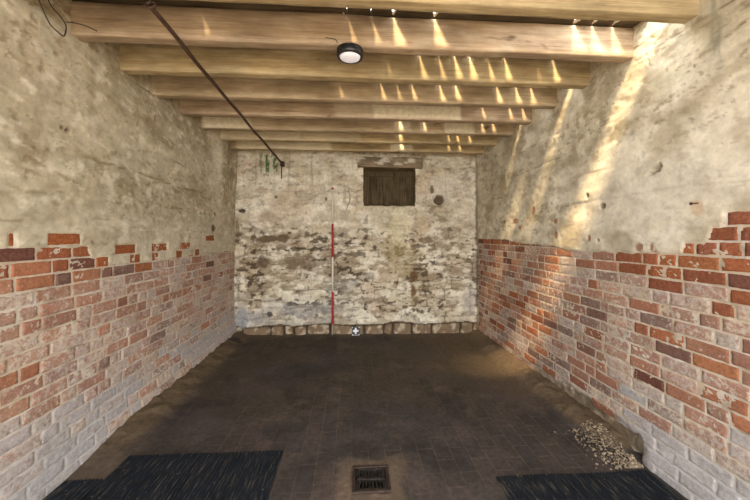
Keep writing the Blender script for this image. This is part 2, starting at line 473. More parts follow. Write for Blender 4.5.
# left wall
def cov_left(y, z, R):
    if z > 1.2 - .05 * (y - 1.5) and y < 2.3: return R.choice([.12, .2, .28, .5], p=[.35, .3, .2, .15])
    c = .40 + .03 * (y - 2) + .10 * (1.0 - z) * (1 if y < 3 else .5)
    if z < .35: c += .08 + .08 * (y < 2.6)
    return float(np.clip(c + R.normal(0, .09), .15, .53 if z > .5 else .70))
def paint_left(col, d, Y, Z, P):
    # greyer dust low down on the limewash, whiter near the floor in front
    low = ss(.55, .15, Z) * ss(3.3, 2.2, Y) * (1 - P)
    col = mixc(col, (.47, .47, .475), .85 * low)
    col = mixc(col, (.62, .57, .46), .35 * P * ss(1.75, 1.5, Z))
    col = mixc(col, (.31, .25, .165), .4 * P * ss(.5, .9, 1 - np.abs(Z - 1.62 - .03 * fbm(Y * 2, Z * 0, 5, 3)) / .12) * ss(-.1, .3, fbm(Y * 3, Z * 3, 91, 4)))
    for (px, py, ry, rz) in ((213, 228, .05, .05), (215, 214, .03, .03), (66, 130, .018, .008), (60, 127, .012, .012), (200, 213, .02, .02)):
        y, z = side_pt(px, py, XL); m = blob(Y, Z, y, z, ry, rz, 33 + px)
        col = mixc(col, (.09, .06, .035), .85 * m); d = d - .012 * m
    for (px, py, ry, rz) in ((45, 440, .03, .025), (52, 443, .03, .02), (75, 345, .06, .04)):
        y, z = side_pt(px, py, XL); m = blob(Y, Z, y, z, ry, rz, 53 + px)
        col = mixc(col, (.18, .15, .06), .7 * m)
    # pale lime run where the corner begins
    col = mixc(col, (.72, .65, .52), .7 * ss(.16, .04, np.abs(Y - 3.95 - .22 * (2.55 - Z))) * ss(1.9, 2.3, Z))
    d = d + .05 * np.exp(-((Y - 4.15 - .2 * (2.55 - Z)) / .2) ** 2) * ss(1.7, 2.3, Z)
    return col, d
def dep_left(d, Y, Z):
    return d + .035 * ss(1.9, 2.5, Z) + .03 * ss(.35, .0, Z) * ss(2.3, 3.2, Y) + .012 * ss(.2, 0, Z)
wall_l = side_wall('wall_left', XL, 1, 1.374,
    [(-1, 1.374), (2.17, 1.372), (2.2, 1.30), (2.45, 1.235), (3.1, 1.235), (3.5, 1.245), (4.8, 1.24)],
    [(48, 80, 240), (8, 14, 241), (115, 135, 250), (96, 108, 262), (130, 140, 260), (152, 167, 248), (152, 158, 258), (180, 190, 247), (176, 182, 256), (195, 199, 255), (206, 214, 239)],
    cov_left, paint_left, dep_left, 101, ((.47, .42, .305), (.60, .55, .42)))

# right wall
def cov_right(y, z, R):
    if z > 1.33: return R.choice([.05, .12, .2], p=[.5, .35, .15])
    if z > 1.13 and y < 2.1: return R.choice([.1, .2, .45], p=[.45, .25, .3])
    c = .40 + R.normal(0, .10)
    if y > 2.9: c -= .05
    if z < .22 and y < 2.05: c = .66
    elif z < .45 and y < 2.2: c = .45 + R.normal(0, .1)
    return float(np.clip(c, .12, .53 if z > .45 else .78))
def paint_right(col, d, Y, Z, P):
    col = mixc(col, (.74, .69, .60), .6 * P * ss(2.2, 1.7, Z + .12 * fbm(Y * 2, Z * 2, 71, 3)) * ss(3.0, 2.2, Y))
    col = mixc(col, (.47, .47, .475), .85 * ss(.3, .14, Z + .05 * fbm(Y * 5, Z * 5, 73, 3)) * ss(2.04, 1.98, Y))
    for (px, py, ry, rz) in ((516, 221, .06, .035), (534, 211, .035, .05), (521, 228, .03, .03), (557, 221, .03, .03), (557, 235, .03, .04), (590, 238, .02, .03), (505, 222, .03, .02), (640, 247, .03, .03), (653, 247, .012, .03)):
        y, z = side_pt(px, py, XR); m = blob(Y, Z, y, z, ry, rz, 33 + px)
        col = mixc(col, (.30, .12, .05), .85 * m); d = d - .004 * m
    for (px, py, ry, rz) in ((603, 206, .03, .03), (588, 196, .02, .03), (599, 240, .012, .012), (505, 301, .05, .03), (680, 350, .012, .02)):
        y, z = side_pt(px, py, XR); m = blob(Y, Z, y, z, ry, rz, 53 + px)
        col = mixc(col, (.11, .07, .04), .8 * m); d = d - .01 * m
    y, z = side_pt(722, 30, XR)
    col = mixc(col, (.33, .32, .25), .75 * ss(.05, .01, np.abs(Y - y - .015 * pn(Z * 5, Z * 0, 77))) * ss(2.15, 2.45, Z) * ss(-.2, .2, fbm(Y * 20, Z * 5, 78, 4)))
    col = mixc(col, (.36, .30, .20), .6 * ss(.0, .35, fbm(Y * 2.4, Z * 2.6, 79, 5)) * P)
    # notch in the plaster
    y, z = side_pt(656, 170, XR)
    u = (Y - y) * 1.25; w = ((Z - z) + .42 * (Y - y)) * 1.25
    t = np.clip((.085 - u) / .13, 0, 1) * ss(-.055, -.045, u)
    m = t * ss(.012 + .02 * t, .006 + .012 * t, np.abs(w))
    d = d - .07 * m
    col = mixc(col, (.30, .24, .16), .8 * ss(.1, .4, m))
    # rust halo of the nail
    y, z = side_pt(699, 205, XR)
    col = mixc(col, (.58, .40, .24), .6 * blob(Y, Z, y, z - .012, .035, .05, 15))
    # worn-away earthy base of the wall and the hole at its near end, its darkness painted in
    col = mixc(col, mixc(np.ones(col.shape) * np.array([.12, .085, .052]), (.29, .235, .165), ss(0, .35, fbm(Y * 14, Z * 14, 83, 5))), .9 * foot_r(Y, Z))
    col = mixc(col, (.028, .02, .014), .95 * ss(.05, .5, hole_r(Y, Z)))
    return col, d
def hole_r(Y, Z):
    y, z = side_pt(637, 445, XR)
    return blob(Y, Z, y, z - .01, .055, .085, 21, .25)
def foot_r(Y, Z):
    return ss(2.02, 2.06, Y) * ss(4.2, 2.4, Y) * ss(.15, .10, Z + .06 * fbm(Y * 5, Z * 5, 81, 4) + .03 * ss(2.3, 3.2, Y))
def dep_right(d, Y, Z):
    f = foot_r(Y, Z)
    return d + .03 * ss(1.9, 2.5, Z) + .02 * ss(.22, .0, Z) * ss(2.0, 1.9, Y) - .11 * hole_r(Y, Z) + f * (-.02 + .016 * fbm(Y * 11, Z * 11, 85, 4))
def skip_right(y, z):
    return foot_r(np.array([y]), np.array([z]))[0] > .5 or hole_r(np.array([y]), np.array([z]))[0] > .6
wall_r = side_wall('wall_right', XR, -1, 1.558,
    [(-1, 1.558), (1.505, 1.558), (1.512, 1.485), (1.565, 1.48), (1.575, 1.43), (1.60, 1.405), (1.70, 1.40), (1.72, 1.335), (1.86, 1.335), (1.875, 1.36), (1.90, 1.33), (2.1, 1.325), (2.7, 1.31), (2.9, 1.345), (3.5, 1.36), (3.9, 1.40), (4.8, 1.41)],
    [], cov_right, paint_right, dep_right, 211, ((.62, .57, .44), (.80, .75, .62)), skip_right, .4)

# ------------------------------------------------------------------ back wall of limewashed rubble, with the hatch opening
HX0, HZ0 = back_pt(363.5, 206); HX1, HZ1 = back_pt(415.5, 168)
XS = np.arange(XL - .1, XR + .101, .0115)
XS = np.sort(np.concatenate([XS, [HX0, HX1]])); ZB = np.sort(np.concatenate([np.arange(-.12, 2.83, .0115), [HZ0, HZ1]]))
Xg, Zg = np.meshgrid(XS, ZB, indexing='ij')
R = np.random.RandomState(5)
Xw = Xg + .03 * fbm(Xg * 3, Zg * 3, 301, 3); Zw = Zg + .045 * fbm(Xg * 2.6, Zg * 2.2, 303, 3) + .008 * pn(Xg * 11, Zg * 11, 309)
edges = [-.2, .155]
while edges[-1] < 2.9: edges.append(edges[-1] + R.uniform(.075, .16))
row = np.searchsorted(edges, Zw) - 1; row = np.clip(row, 0, len(edges) - 2)
ed = np.array(edges)
ez = np.minimum(Zw - ed[row], ed[row + 1] - Zw)
ex = np.full(Xg.shape, 9.0); sid = np.zeros(Xg.shape)
for r in range(len(edges) - 1):
    xs = [-2.2 + R.rand() * .2]
    while xs[-1] < 2.3: xs.append(xs[-1] + (R.uniform(.13, .42) if r == 0 else R.uniform(.13, .42)))
    xs = np.array(xs); m = row == r
    i = np.searchsorted(xs, Xw[m]) - 1
    ex[m] = np.minimum(Xw[m] - xs[i], xs[i + 1] - Xw[m]); sid[m] = i + 37 * r
e = -np.log(np.exp(-np.clip(ex, 0, .3) * 90) + np.exp(-np.clip(ez, 0, .3) * 90)) / 90
srand = (_hash(sid, sid * 0 + 3, 9) % 1000) / 1000.0
srand2 = (_hash(sid, sid * 0 + 8, 4) % 1000) / 1000.0
expo = ss(1.9, 1.1, Zg + .25 * fbm(Xg * 1.2, Zg * 1.5, 311, 3)) * .72 + .28       # how far the stones show through the limewash
expo = np.where(row == 0, 1.9, expo)
dome = ss(0, .028, e)
rel = expo * (.022 * dome + .016 * (srand - .5) * dome) + .010 * fbm(Xg * 6, Zg * 8, 321, 4) + .010 * fbm(Xg * 1.5, Zg * 1.5, 323, 3)
rel += .003 * fbm(Xg * 26, Zg * 26, 327, 3) + .006 * expo * fbm(Xg * 22, Zg * 30, 325, 3)
col = mixc(np.ones(Xg.shape + (3,)) * np.array([.62, .56, .43]), (.82, .78, .66), ss(-.25, .3, fbm(Xg * 2, Zg * 3, 331, 5)))
col = mixc(col, (.40, .32, .21), .55 * ss(.05, .40, fbm(Xg * 2.6, Zg * 3.4, 337, 5)))
col = mixc(col, (.88, .85, .76), .6 * ss(.05, .35, fbm(Xg * 3.1, Zg * 4.1, 338, 5)))
col = mixc(col, (.52, .40, .29), .5 * ss(.05, .4, fbm(Xg * 1.6, Zg * 2, 333, 4)))
midz = ss(.1, .35, Zg) * ss(1.75, 1.35, Zg)
worn = .8 * fbm(Xg * 4, Zg * 9, 335, 6, .6) + .45 * fbm(Xg * 1.1, Zg * 1.4, 336, 3)
col = mixc(col, (.27, .20, .125), .75 * ss(.02, .30, 1.1 * worn + .03 + .13 * (midz - .5) + .10 * (srand2 - .5)) * (.45 + .55 * midz))
col = mixc(col, (.075, .052, .033), .9 * ss(.13, .30, fbm(Xg * 8, Zg * 14, 341, 6, .62) + .35 * fbm(Xg * 1.6, Zg * 1.9, 342, 2) + .05 * (midz - .5)) * (.5 + .5 * midz))
col = mixc(col, (.12, .085, .055), .75 * ss(.012, .003, e) * ss(-.1, .25, fbm(Xg * 7, Zg * 7, 343, 4)) * np.clip(expo, 0, 1))
# greyer whitewash low down on the left, ochre damp below the hatch
col = mixc(col, (.40, .385, .37), .6 * ss(.65, .3, Zg) * ss(.4, -.4, Xg) * ss(-.25, .15, fbm(Xg * 4, Zg * 6, 345, 4)))
col = mixc(col, (.44, .36, .18), .5 * ss(1.95, 1.7, Zg) * ss(.3, .6, Zg) * ss(.45, .1, np.abs(Xg - .75)) * ss(-.3, .2, fbm(Xg * 3, Zg * 2, 347, 4)))
col = np.where((row == 0)[..., None], mixc(mixc(np.ones(col.shape) * np.array([.22, .155, .10]), (.50, .42, .31), ss(-.05, .3, fbm(Xg * 9, Zg * 9, 351, 5))), (.05, .035, .022), ss(.022, .008, e) * .95), col)
def pxblob(px, py, rx, rz, c, k=.9, rag=.5, f=14, dent=.0):
    global col, rel
    x, z = back_pt(px, py); m = blob(Xg, Zg, x, z, rx, rz, int(px * 3 + py), rag, f)
    col = mixc(col, c, k * m); rel = rel - dent * m
DK = (.055, .038, .022)
pxblob(268, 239, .14, .06, DK, .97, .4, 14, .02); pxblob(283, 238, .10, .075, DK, .97, .45, 14, .02); pxblob(254, 237, .05, .03, DK, .95, .5); pxblob(290, 233, .03, .02, DK, .9, .5); pxblob(282, 247, .09, .05, (.15, .1, .06), .7)
pxblob(296, 249, .09, .04, (.09, .06, .04), .8, .8); pxblob(242, 211, .05, .035, DK, .95, .4, 14, .02)
pxblob(276, 197, .025, .025, DK, .7); pxblob(326, 199, .02, .03, DK, .8); pxblob(439, 200, .085, .08, (.13, .09, .055), .95, .5, 12, .03)
pxblob(443, 190, .3, .2, (.66, .62, .55), .6, .9, 5); pxblob(439, 200, .085, .08, (.12, .085, .05), .95, .4, 12, .03); pxblob(432, 190, .03, .06, (.13, .09, .055), .85); pxblob(413, 277, .06, .09, (.14, .075, .035), .9, .6); pxblob(413, 292, .045, .09, (.14, .075, .035), .85, .6)
pxblob(395, 285, .04, .06, (.2, .12, .07), .6); pxblob(292, 304, .10, .035, (.06, .05, .04), .9, .7); pxblob(270, 314, .06, .04, (.05, .05, .055), .9, .6)
pxblob(358, 254, .18, .04, (.13, .10, .07), .8, .8); pxblob(335, 256, .06, .04, (.12, .09, .06), .8, .7); pxblob(418, 246, .13, .03, (.14, .1, .07), .8, .8)
pxblob(369, 276, .1, .06, (.3, .28, .25), .6, .6); pxblob(345, 196, .03, .14, (.33, .25, .17), .5, .9, 8); pxblob(238, 235, .03, .2, (.14, .1, .06), .7, .9, 8)
pxblob(285, 240, .5, .12, (.3, .22, .14), .45, 1.1, 6); pxblob(400, 225, .16, .3, (.72, .66, .45), .55, .9, 6); pxblob(262, 191, .13, .05, (.40, .29, .2), .6, .8, 8)
pxblob(300, 262, .3, .12, (.17, .12, .075), .7, .9, 7); pxblob(262, 262, .12, .08, (.12, .085, .055), .75, .9, 9); pxblob(300, 310, .4, .10, (.27, .25, .235), .6, 1, 7); pxblob(345, 285, .25, .14, (.30, .27, .23), .55, 1, 7); pxblob(425, 240, .1, .06, (.16, .11, .07), .7, .9, 9)
pxblob(242, 318, .11, .15, (.33, .33, .345), .85, .3, 8); pxblob(257, 318, .11, .10, (.38, .37, .36), .7, .5, 8)
pxblob(375, 300, .25, .05, (.24, .19, .13), .6, 1, 8); pxblob(238, 283, .04, .2, (.18, .13, .08), .5, 1, 8); pxblob(470, 300, .1, .25, (.46, .42, .38), .6, .9, 7)
# darker line hugging the right-hand corner
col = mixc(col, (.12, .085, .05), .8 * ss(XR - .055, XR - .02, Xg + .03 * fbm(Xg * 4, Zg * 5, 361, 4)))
# green paint runs below the iron rod's end
x0, z0 = back_pt(269, 160)
run = ss(-.22, .05, fbm(Xg * 19, Zg * 1.2, 371, 3)) * ss(.15, .10, np.abs(Xg - x0)) * ss(z0 - .26, z0 - .12, Zg + .12 * pn(Xg * 30, Zg * 0, 373)) * ss(2.68, 2.60, Zg) * ss(-.3, .1, fbm(Xg * 30, Zg * 14, 377, 3))
col = mixc(col, (.035, .12, .04), .95 * run)
# brown drips down from the ceiling
dr = ss(.25, .5, fbm(Xg * 17, Zg * .7, 375, 3)) * ss(1.7, 2.5, Zg)
col = mixc(col, (.26, .19, .12), .5 * dr)
crack = np.exp(-((Xg - back_pt(348, 203)[0] - .03 * np.sin((Zg - 1.9) * 14)) / .008) ** 2) * ss(1.80, 1.85, Zg) * ss(2.16, 2.1, Zg)
col = mixc(col, (.13, .09, .05), .8 * crack)
keep = np.ones(Xg.shape, bool)
Vb = np.stack([Xg, YB - rel, Zg], -1)
# straight arrises round the opening
near = (Xg > HX0 - .03) & (Xg < HX1 + .03) & (Zg > HZ0 - .03) & (Zg < HZ1 + .03)
nx, nz = len(XS), len(ZB)
Qb = grid_quads(nx, nz, 0, flip=False)
cx = .25 * sum(Xg.ravel()[Qb[:, k]] for k in range(4)); cz = .25 * sum(Zg.ravel()[Qb[:, k]] for k in range(4))
Qb = Qb[~((cx > HX0) & (cx < HX1) & (cz > HZ0) & (cz < HZ1))]
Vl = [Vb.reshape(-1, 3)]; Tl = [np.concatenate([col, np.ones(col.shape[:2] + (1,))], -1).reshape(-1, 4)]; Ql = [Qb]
nv = len(Vl[0])
# reveals of the opening, joined to the face along its edge
DEP = .30
i0 = int(np.argmin(np.abs(XS - HX0))); i1 = int(np.argmin(np.abs(XS - HX1)))
j0 = int(np.argmin(np.abs(ZB - HZ0))); j1 = int(np.argmin(np.abs(ZB - HZ1)))
loop = [(i, j0) for i in range(i0, i1)] + [(i1, j) for j in range(j0, j1)] + [(i, j1) for i in range(i1, i0, -1)] + [(i0, j) for j in range(j1, j0, -1)]
lp = np.array([i * nz + j for i, j in loop])
j1_ = Vl[0][lp]; Vl[0][lp, 0] += .016 * fbm(j1_[:, 2] * 9, j1_[:, 0] * 9, 391, 3); Vl[0][lp, 2] += .018 * fbm(j1_[:, 0] * 9, j1_[:, 2] * 9, 393, 3)
P0 = Vl[0][lp]; K = 12; rings = [lp]
for k in range(1, K + 1):
    t = k / K; P = P0.copy(); P[:, 1] = P0[:, 1] * (1 - t) + (YB + DEP) * t
    w = .012 * fbm(P[:, 0] * 12 + P[:, 2] * 7, P[:, 1] * 14, 381, 3) * (t < 1)
    cen = np.array([(HX0 + HX1) / 2, 0, (HZ0 + HZ1) / 2]); dv = cen - P; dv[:, 1] = 0; dv /= np.linalg.norm(dv, axis=1)[:, None]
    P += dv * w[:, None]
    low = np.abs(j1_[:, 2] - HZ0) < .001; P[low, 2] += .05 * t          # sill rises inwards
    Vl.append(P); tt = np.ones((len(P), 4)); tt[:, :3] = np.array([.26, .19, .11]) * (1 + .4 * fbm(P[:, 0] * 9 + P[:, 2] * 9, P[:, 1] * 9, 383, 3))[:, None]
    Tl.append(tt); rings.append(np.arange(nv, nv + len(P))); nv += len(P)
for a, b in zip(rings[:-1], rings[1:]):
    Ql.append(np.stack([a, np.roll(a, -1), np.roll(b, -1), b], 1))
cs = np.array([(x, y, z) for x in (XL - .3, XR + .3) for y in (YB + .36, YB + .5) for z in (-.15, 2.83)], float)
Vl.append(cs); t = np.ones((8, 4)); t[:, :3] = (.5, .44, .34); Tl.append(t)
Ql.append(np.array([(0, 1, 3, 2), (4, 6, 7, 5), (0, 4, 5, 1), (2, 3, 7, 6), (0, 2, 6, 4), (1, 5, 7, 3)]) + nv)
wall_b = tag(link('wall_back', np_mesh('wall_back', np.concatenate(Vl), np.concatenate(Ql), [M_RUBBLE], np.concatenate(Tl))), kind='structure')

# hatch: boarded window deep in the opening, under a limewashed timber lintel
win = bpy.data.objects.new('window_1', None); C.objects.link(win); win.location = ((HX0 + HX1) / 2, YB + DEP, HZ0)
tag(win, 'small square hatch closed with dark upright boards in the back wall', kind='structure')
wl = win.location
def rel_bm(o):                      # move bmesh into the local space of o
    return Matrix.Translation(-Vector(o.location))
nb = 6; wv = (HX1 - HX0 + .1) / nb
for k in range(nb):
    bm = bmesh.new(); x = HX0 - .05 + k * wv
    bx(bm, x - .001, x + wv + .001, YB + DEP - .05 + random.uniform(-.006, .006), YB + DEP - .02, HZ0 - .02, HZ1 + .05, .003, mat=rel_bm(win))
    bm_obj('board', bm, M_HATCH, win)
bm = bmesh.new()
bx(bm, HX0 - .02, HX1 + .02, YB + DEP - .075, YB + DEP - .05, HZ1 - .09, HZ1 - .02, .004, mat=rel_bm(win)); bm_obj('rail', bm, M_HATCH, win)
bm = bmesh.new()
bx(bm, HX0 + .12, HX0 + .16, YB + DEP - .08, YB + DEP - .055, HZ0 - .02, HZ1 - .1, .004, mat=rel_bm(win)); bm_obj('batten', bm, M_HATCH, win)
# lintel
lx0, lz1 = back_pt(357.5, 156.5); lx1, lz0 = back_pt(421.5, 167.5)
def beam_mesh(name, L, T_, D, mat, wash=None, seed=0, rough=.004, res=.025):
    """timber with its own slight waney edges; local origin mid-length, on its underside, x along"""
    n = max(4, int(L / res)); xs = np.linspace(-L / 2, L / 2, n)
    ny, nzz = 5, 8
    prof = []
    b = .006
    ys = np.linspace(-T_ / 2 + b, T_ / 2 - b, ny); zs = np.linspace(b, D - b, nzz)
    for y in ys: prof.append((y, 0))
    for z in zs: prof.append((T_ / 2, z))
    for y in ys[::-1]: prof.append((y, D))
    for z in zs[::-1]: prof.append((-T_ / 2, z))
    prof = np.array(prof); m = len(prof)
    Xp = np.repeat(xs, m); Yp = np.tile(prof[:, 0], n); Zp = np.tile(prof[:, 1], n)
    nn = rough * fbm(Xp * 2.5 + seed, Yp * 20 + Zp * 13, 400 + seed, 4)
    cyl = np.stack([Xp, Yp + nn * np.sign(Yp), Zp + nn * np.sign(Zp - D / 2) + .004 * pn(Xp * .8 + seed, Xp * 0, 450 + seed)], 1)
    V = [cyl]; q = []
    a = (np.arange(n - 1)[:, None] * m + np.arange(m)[None, :]).ravel()
    a2 = (np.arange(n - 1)[:, None] * m + (np.arange(m)[None, :] + 1) % m).ravel()
    q = [np.stack([a, a2, a2 + m, a + m], 1)]
    V.append(np.array([[-L / 2, 0, D / 2], [L / 2, 0, D / 2]])); c0 = n * m
    ks = np.arange(0, m - 1, 2)
    q.append(np.stack([np.full(len(ks), c0), (ks + 2) % m, ks + 1, ks], 1)); q.append(np.stack([np.full(len(ks), c0 + 1), (n - 1) * m + ks, (n - 1) * m + ks + 1, (n - 1) * m + (ks + 2) % m], 1))
    V = np.concatenate(V)
    w = np.zeros(len(V))
    if wash is not None: w = wash(V[:, 0], V[:, 1], V[:, 2])
    return np_mesh(name, V, np.concatenate(q), [mat], extra={'wash': w})
LM = wood_material('limewashed_lintel_timber', (.13, .09, .055), (.36, .29, .20), (.78, .75, .68))
lint = link('lintel', beam_mesh('lintel', lx1 - lx0, .10, lz1 - lz0, LM, lambda x, y, z: .85 * ss(.0, .2, fbm(x * 5, z * 12 + y * 5, 412, 4) + .6 * (z / .16 - .72)), 3, .012), win)
lint.location = Vector(((lx0 + lx1) / 2, YB - .022, HZ1 - .012)) - wl + Vector((0, -.012, 0))
tag(lint, 'peeling limewashed timber lintel')

# ------------------------------------------------------------------ floor
DX0, DX1, DY0, DY1 = 0.0, .215, 1.815, 2.02
fx = np.arange(XL - .08, XR + .081, .0125); fy = np.concatenate([np.arange(YDOOR - .02, 1.3, .05), np.arange(1.3, YB + .08, .0125)])
Xg, Yg = np.meshgrid(fx, fy, indexing='ij')
dl = Xg - XL; drr = XR - Xg; db = YB - Yg
z = floor_z(Xg) + .005 * fbm(Xg * 2, Yg * 2, 501, 4) + .0025 * fbm(Xg * 12, Yg * 12, 503, 3)
berm_l = ss(.34, .02, dl + .10 * fbm(Xg * 3, Yg * 3, 505, 4)) * ss(1.9, 2.7, Yg)
berm_r = ss(.24, .02, drr + .08 * fbm(Xg * 3, Yg * 3, 507, 4)) * ss(2.0, 2.2, Yg)
berm_b = ss(.22, .02, db + .07 * fbm(Xg * 4, Yg * 4, 509, 4))
berm = np.maximum(np.maximum(berm_l * .075, berm_r * .075), berm_b * .03)
z = z + berm * (1 + .35 * fbm(Xg * 9, Yg * 9, 511, 3)) + .004 * ss(.002, .03, berm) * fbm(Xg * 30, Yg * 30, 513, 2)
pit = ss(DX0 + .004, DX0 + .02, Xg) * ss(DX1 - .004, DX1 - .02, Xg) * ss(DY0 + .004, DY0 + .02, Yg) * ss(DY1 - .004, DY1 - .02, Yg)
z = z - .06 * pit
# level bed around the gully frame and below the mats
fcol = mixc(np.ones(Xg.shape + (3,)) * np.array([.043, .036, .033]), (.064, .052, .049), ss(-.2, .35, fbm(Xg * 2.5, Yg * 2.5, 521, 5)))
fcol = mixc(fcol, (.062, .045, .026), .6 * ss(-.35, .25, fbm(Xg * 1.3, Yg * 1.3, 523, 4) + .3 * ss(.2, 1.4, Xg)) * ss(2.3, 3.2, Yg))
fcol = mixc(fcol, (.027, .022, .021), .6 * ss(.05, .4, fbm(Xg * 1.8, Yg * 1.8, 525, 4)) * ss(2.1, 2.8, Yg))
fcol = mixc(fcol, (.105, .085, .06), .55 * ss(.12, .42, fbm(Xg * 3.2, Yg * 3.2, 541, 6, .6)) * ss(2.0, 2.6, Yg))
fcol = mixc(fcol, (.020, .016, .015), .6 * ss(.12, .4, fbm(Xg * 2.6, Yg * 3.4, 543, 6, .6)))
fcol = mixc(fcol, (.11, .08, .045), .55 * ss(.3, 1.3, Xg + .5 * fbm(Xg * 1.5, Yg * 1.5, 545, 4)) * ss(3.0, 3.7, Yg))
fcol = mixc(fcol, (.115, .08, .046), .85 * ss(.006, .04, berm))
fcol = mixc(fcol, (.12, .085, .055), .6 * ss(.5, .1, dl + .12 * fbm(Xg * 2, Yg * 2, 527, 4)) * ss(2.3, 2.1, Yg))
fcol = mixc(fcol, (.14, .10, .065), .55 * ss(.75, .1, drr + .2 * fbm(Xg * 2, Yg * 2, 529, 4)) * ss(2.6, 2.9, Yg))
dirt = np.clip(.25 + .75 * ss(.15, -.25, fbm(Xg * 1.4, Yg * 1.1, 531, 4) + .30 * ss(3.2, 2.1, Yg) * ss(1.0, .3, np.abs(Xg)) - .14), 0, 1)
dirt = np.maximum(dirt, ss(.004, .02, berm))
dring = np.maximum(np.abs(Xg - (DX0 + DX1) / 2) - (DX1 - DX0) / 2, np.abs(Yg - (DY0 + DY1) / 2) - (DY1 - DY0) / 2)
fcol = mixc(fcol, (.17, .125, .085), .6 * ss(.10, .0, np.abs(dring - .02) + .08 * fbm(Xg * 8, Yg * 8, 533, 3)) * (pit < .5))
fcol = mixc(fcol, (.012, .010, .009), pit)
fcol = mixc(fcol, (.018, .014, .012), .85 * blob(Xg, Yg, -1.58, 4.42, .10, .09, 551))
V = [np.stack([Xg, Yg, z], -1).reshape(-1, 3)]
T = [np.concatenate([fcol, dirt[..., None]], -1).reshape(-1, 4)]
floor = tag(link('floor', np_mesh('floor', V[0], grid_quads(len(fx), len(fy)), [M_FLOOR], T[0])), kind='structure')
bm = bmesh.new(); bx(bm, -9, 9, -14, YDOOR - .02, -.20, -.06); g = bm_obj('ground', bm, M_GROUND); tag(g, kind='structure')

# ------------------------------------------------------------------ joists
JT, JD, JZ = .08, .195, 2.62
JB = [1.68, 2.08, 2.475, 2.88, 3.29, 3.70, 4.10, 4.51]
JX0, JX1 = XL - .005, XR + .005
def rects_wash_streaks(rects, Y, seed):
    rr = [(joist_x(a, Y), joist_x(b, Y), k) for a, b, k in rects]
    xm = (JX0 + JX1) / 2
    def f(x, y, z):
        w = np.zeros(len(x))
        for a, b, k in rr:
            X = x + xm + .02 * (z / .195 - .5)
            w = np.maximum(w, k * ss(a - .02, a + .01, X) * ss(b + .02, b - .01, X) * (y < 0) * ss(.0, .012, z))
        return np.clip(w + .25 * ss(.1, .5, fbm(x * 3, z * 14, seed, 4)), 0, 1)
    return f
JINFO = [
    (2, [], 'nearest yellowish joist, running along the very top edge of the view'),
    (1, [], 'pinkish brown joist with the round black lamp on its underside'),
    (2, [], 'yellowish joist just behind the one that carries the round lamp'),
    (0, [], 'brown joist two behind the lamp joist, with sun streaks at right'),
    (1, [(373, 460, 1.0), (335, 370, .35)], 'joist with a long whitewashed rectangle in the middle of its face'),
    (0, [(203, 250, .95), (395, 410, .6), (444, 473, .85), (420, 426, .5)], 'joist pale whitewashed at its left end, behind the one with the white rectangle'),  # narrow strips paint sun streaks pale; the wide ones are whitewash
    (2, [(215, 300, .6), (300, 360, .35)], 'second joist from the back wall'),
    (2, [(236, 330, .75), (390, 412, .7)], 'rearmost joist, close in front of the back wall'),  # narrow strip is a painted sun streak, wide one whitewash
]
joists = []
for k, (mi, rects, lab) in enumerate(JINFO):
    o = link('ceiling_joist', beam_mesh('ceiling_joist', JX1 - JX0, JT, JD, M_JOIST[mi], rects_wash_streaks(rects, JB[k] - JT, 600 + k), 10 + k))
    o.location = ((JX0 + JX1) / 2, JB[k] - JT / 2, JZ)
    tag(o, lab, 'joist', 'timber joists across the ceiling'); joists.append(o)

# ------------------------------------------------------------------ ceiling of old boards with worn gaps and added sun slots
SUN = Vector((.35, .83, -1.31))
CZ0, CZ1 = JZ + JD + .002, JZ + JD + .026
holes = []    # (joist index, photo column, streak width m, brightness by length)
for j, items in {1: [(351, .02), (375, .02), (397, .07), (438, .085), (577, .10), (595, .085), (615, .08), (205, .014)],
                 2: [(388, .015), (422, .04), (441, .03), (457, .055), (472, .06), (490, .03), (507, .05), (538, .015), (555, .05)],
                 3: [(382, .03), (398, .02), (413, .03), (441, .04), (457, .05), (498, .05), (517, .05), (532, .05), (340, .015)],
                 4: [(483, .03), (510, .04), (523, .04)],
                 5: [(400, .05), (424, .03), (482, .04), (493, .04)],
                 6: [(400, .06), (448, .03), (457, .03), (469, .03)],
                 7: [(401, .06), (448, .03), (459, .03)]}.items():
    Yf = JB[j] - JT
    for px, w in items:
        holes.append((Yf, joist_x(px, Yf) - .27 * .095, w))
EDG = np.arange(XL - .06, XR + .161, .1)
rb = random.Random(3)
YE = np.unique(np.round(np.concatenate([np.arange(YDOOR, YB + .06, .05)] + [np.array([Yf + .012, Yf - .004, Yf - .006, Yf - .03, Yf - .06, Yf - .09, Yf - .118, Yf - .13, Yf - .15]) for Yf in set(h[0] for h in holes)] + [np.array([1.405, 1.41, 1.50, 1.69, 1.70, 1.875, 1.885, 2.485, 2.49, 1.785, 1.79, 2.555, 2.56, 2.89, 2.895, 2.985, 2.99, 3.30, 3.305, 3.345, 3.35])]), 4))
cen = np.array([[e + .004 * math.sin(i * 7 + y * 5) for y in YE] for i, e in enumerate(EDG)])
gap = np.full_like(cen, .0006)
for (Yf, xh, w) in holes:
    i = int(np.argmin(np.abs(EDG - xh)))
    ext = rb.uniform(.128, .15) if Yf < 3 else .12
    for q, y in enumerate(YE):
        if Yf - ext <= y <= Yf - .005:
            t = (Yf - y) / .125
            ww = w * (.12 + 1.08 * min(1, max(0, t)) ** 1.3) * rb.uniform(.85, 1.1)
            x0, x1 = xh - ww / 2, xh + ww / 2
            if gap[i, q] > .004:
                x0 = min(x0, cen[i, q] - gap[i, q] / 2); x1 = max(x1, cen[i, q] + gap[i, q] / 2)
            cen[i, q] = (x0 + x1) / 2; gap[i, q] = x1 - x0
V = []; Q = []
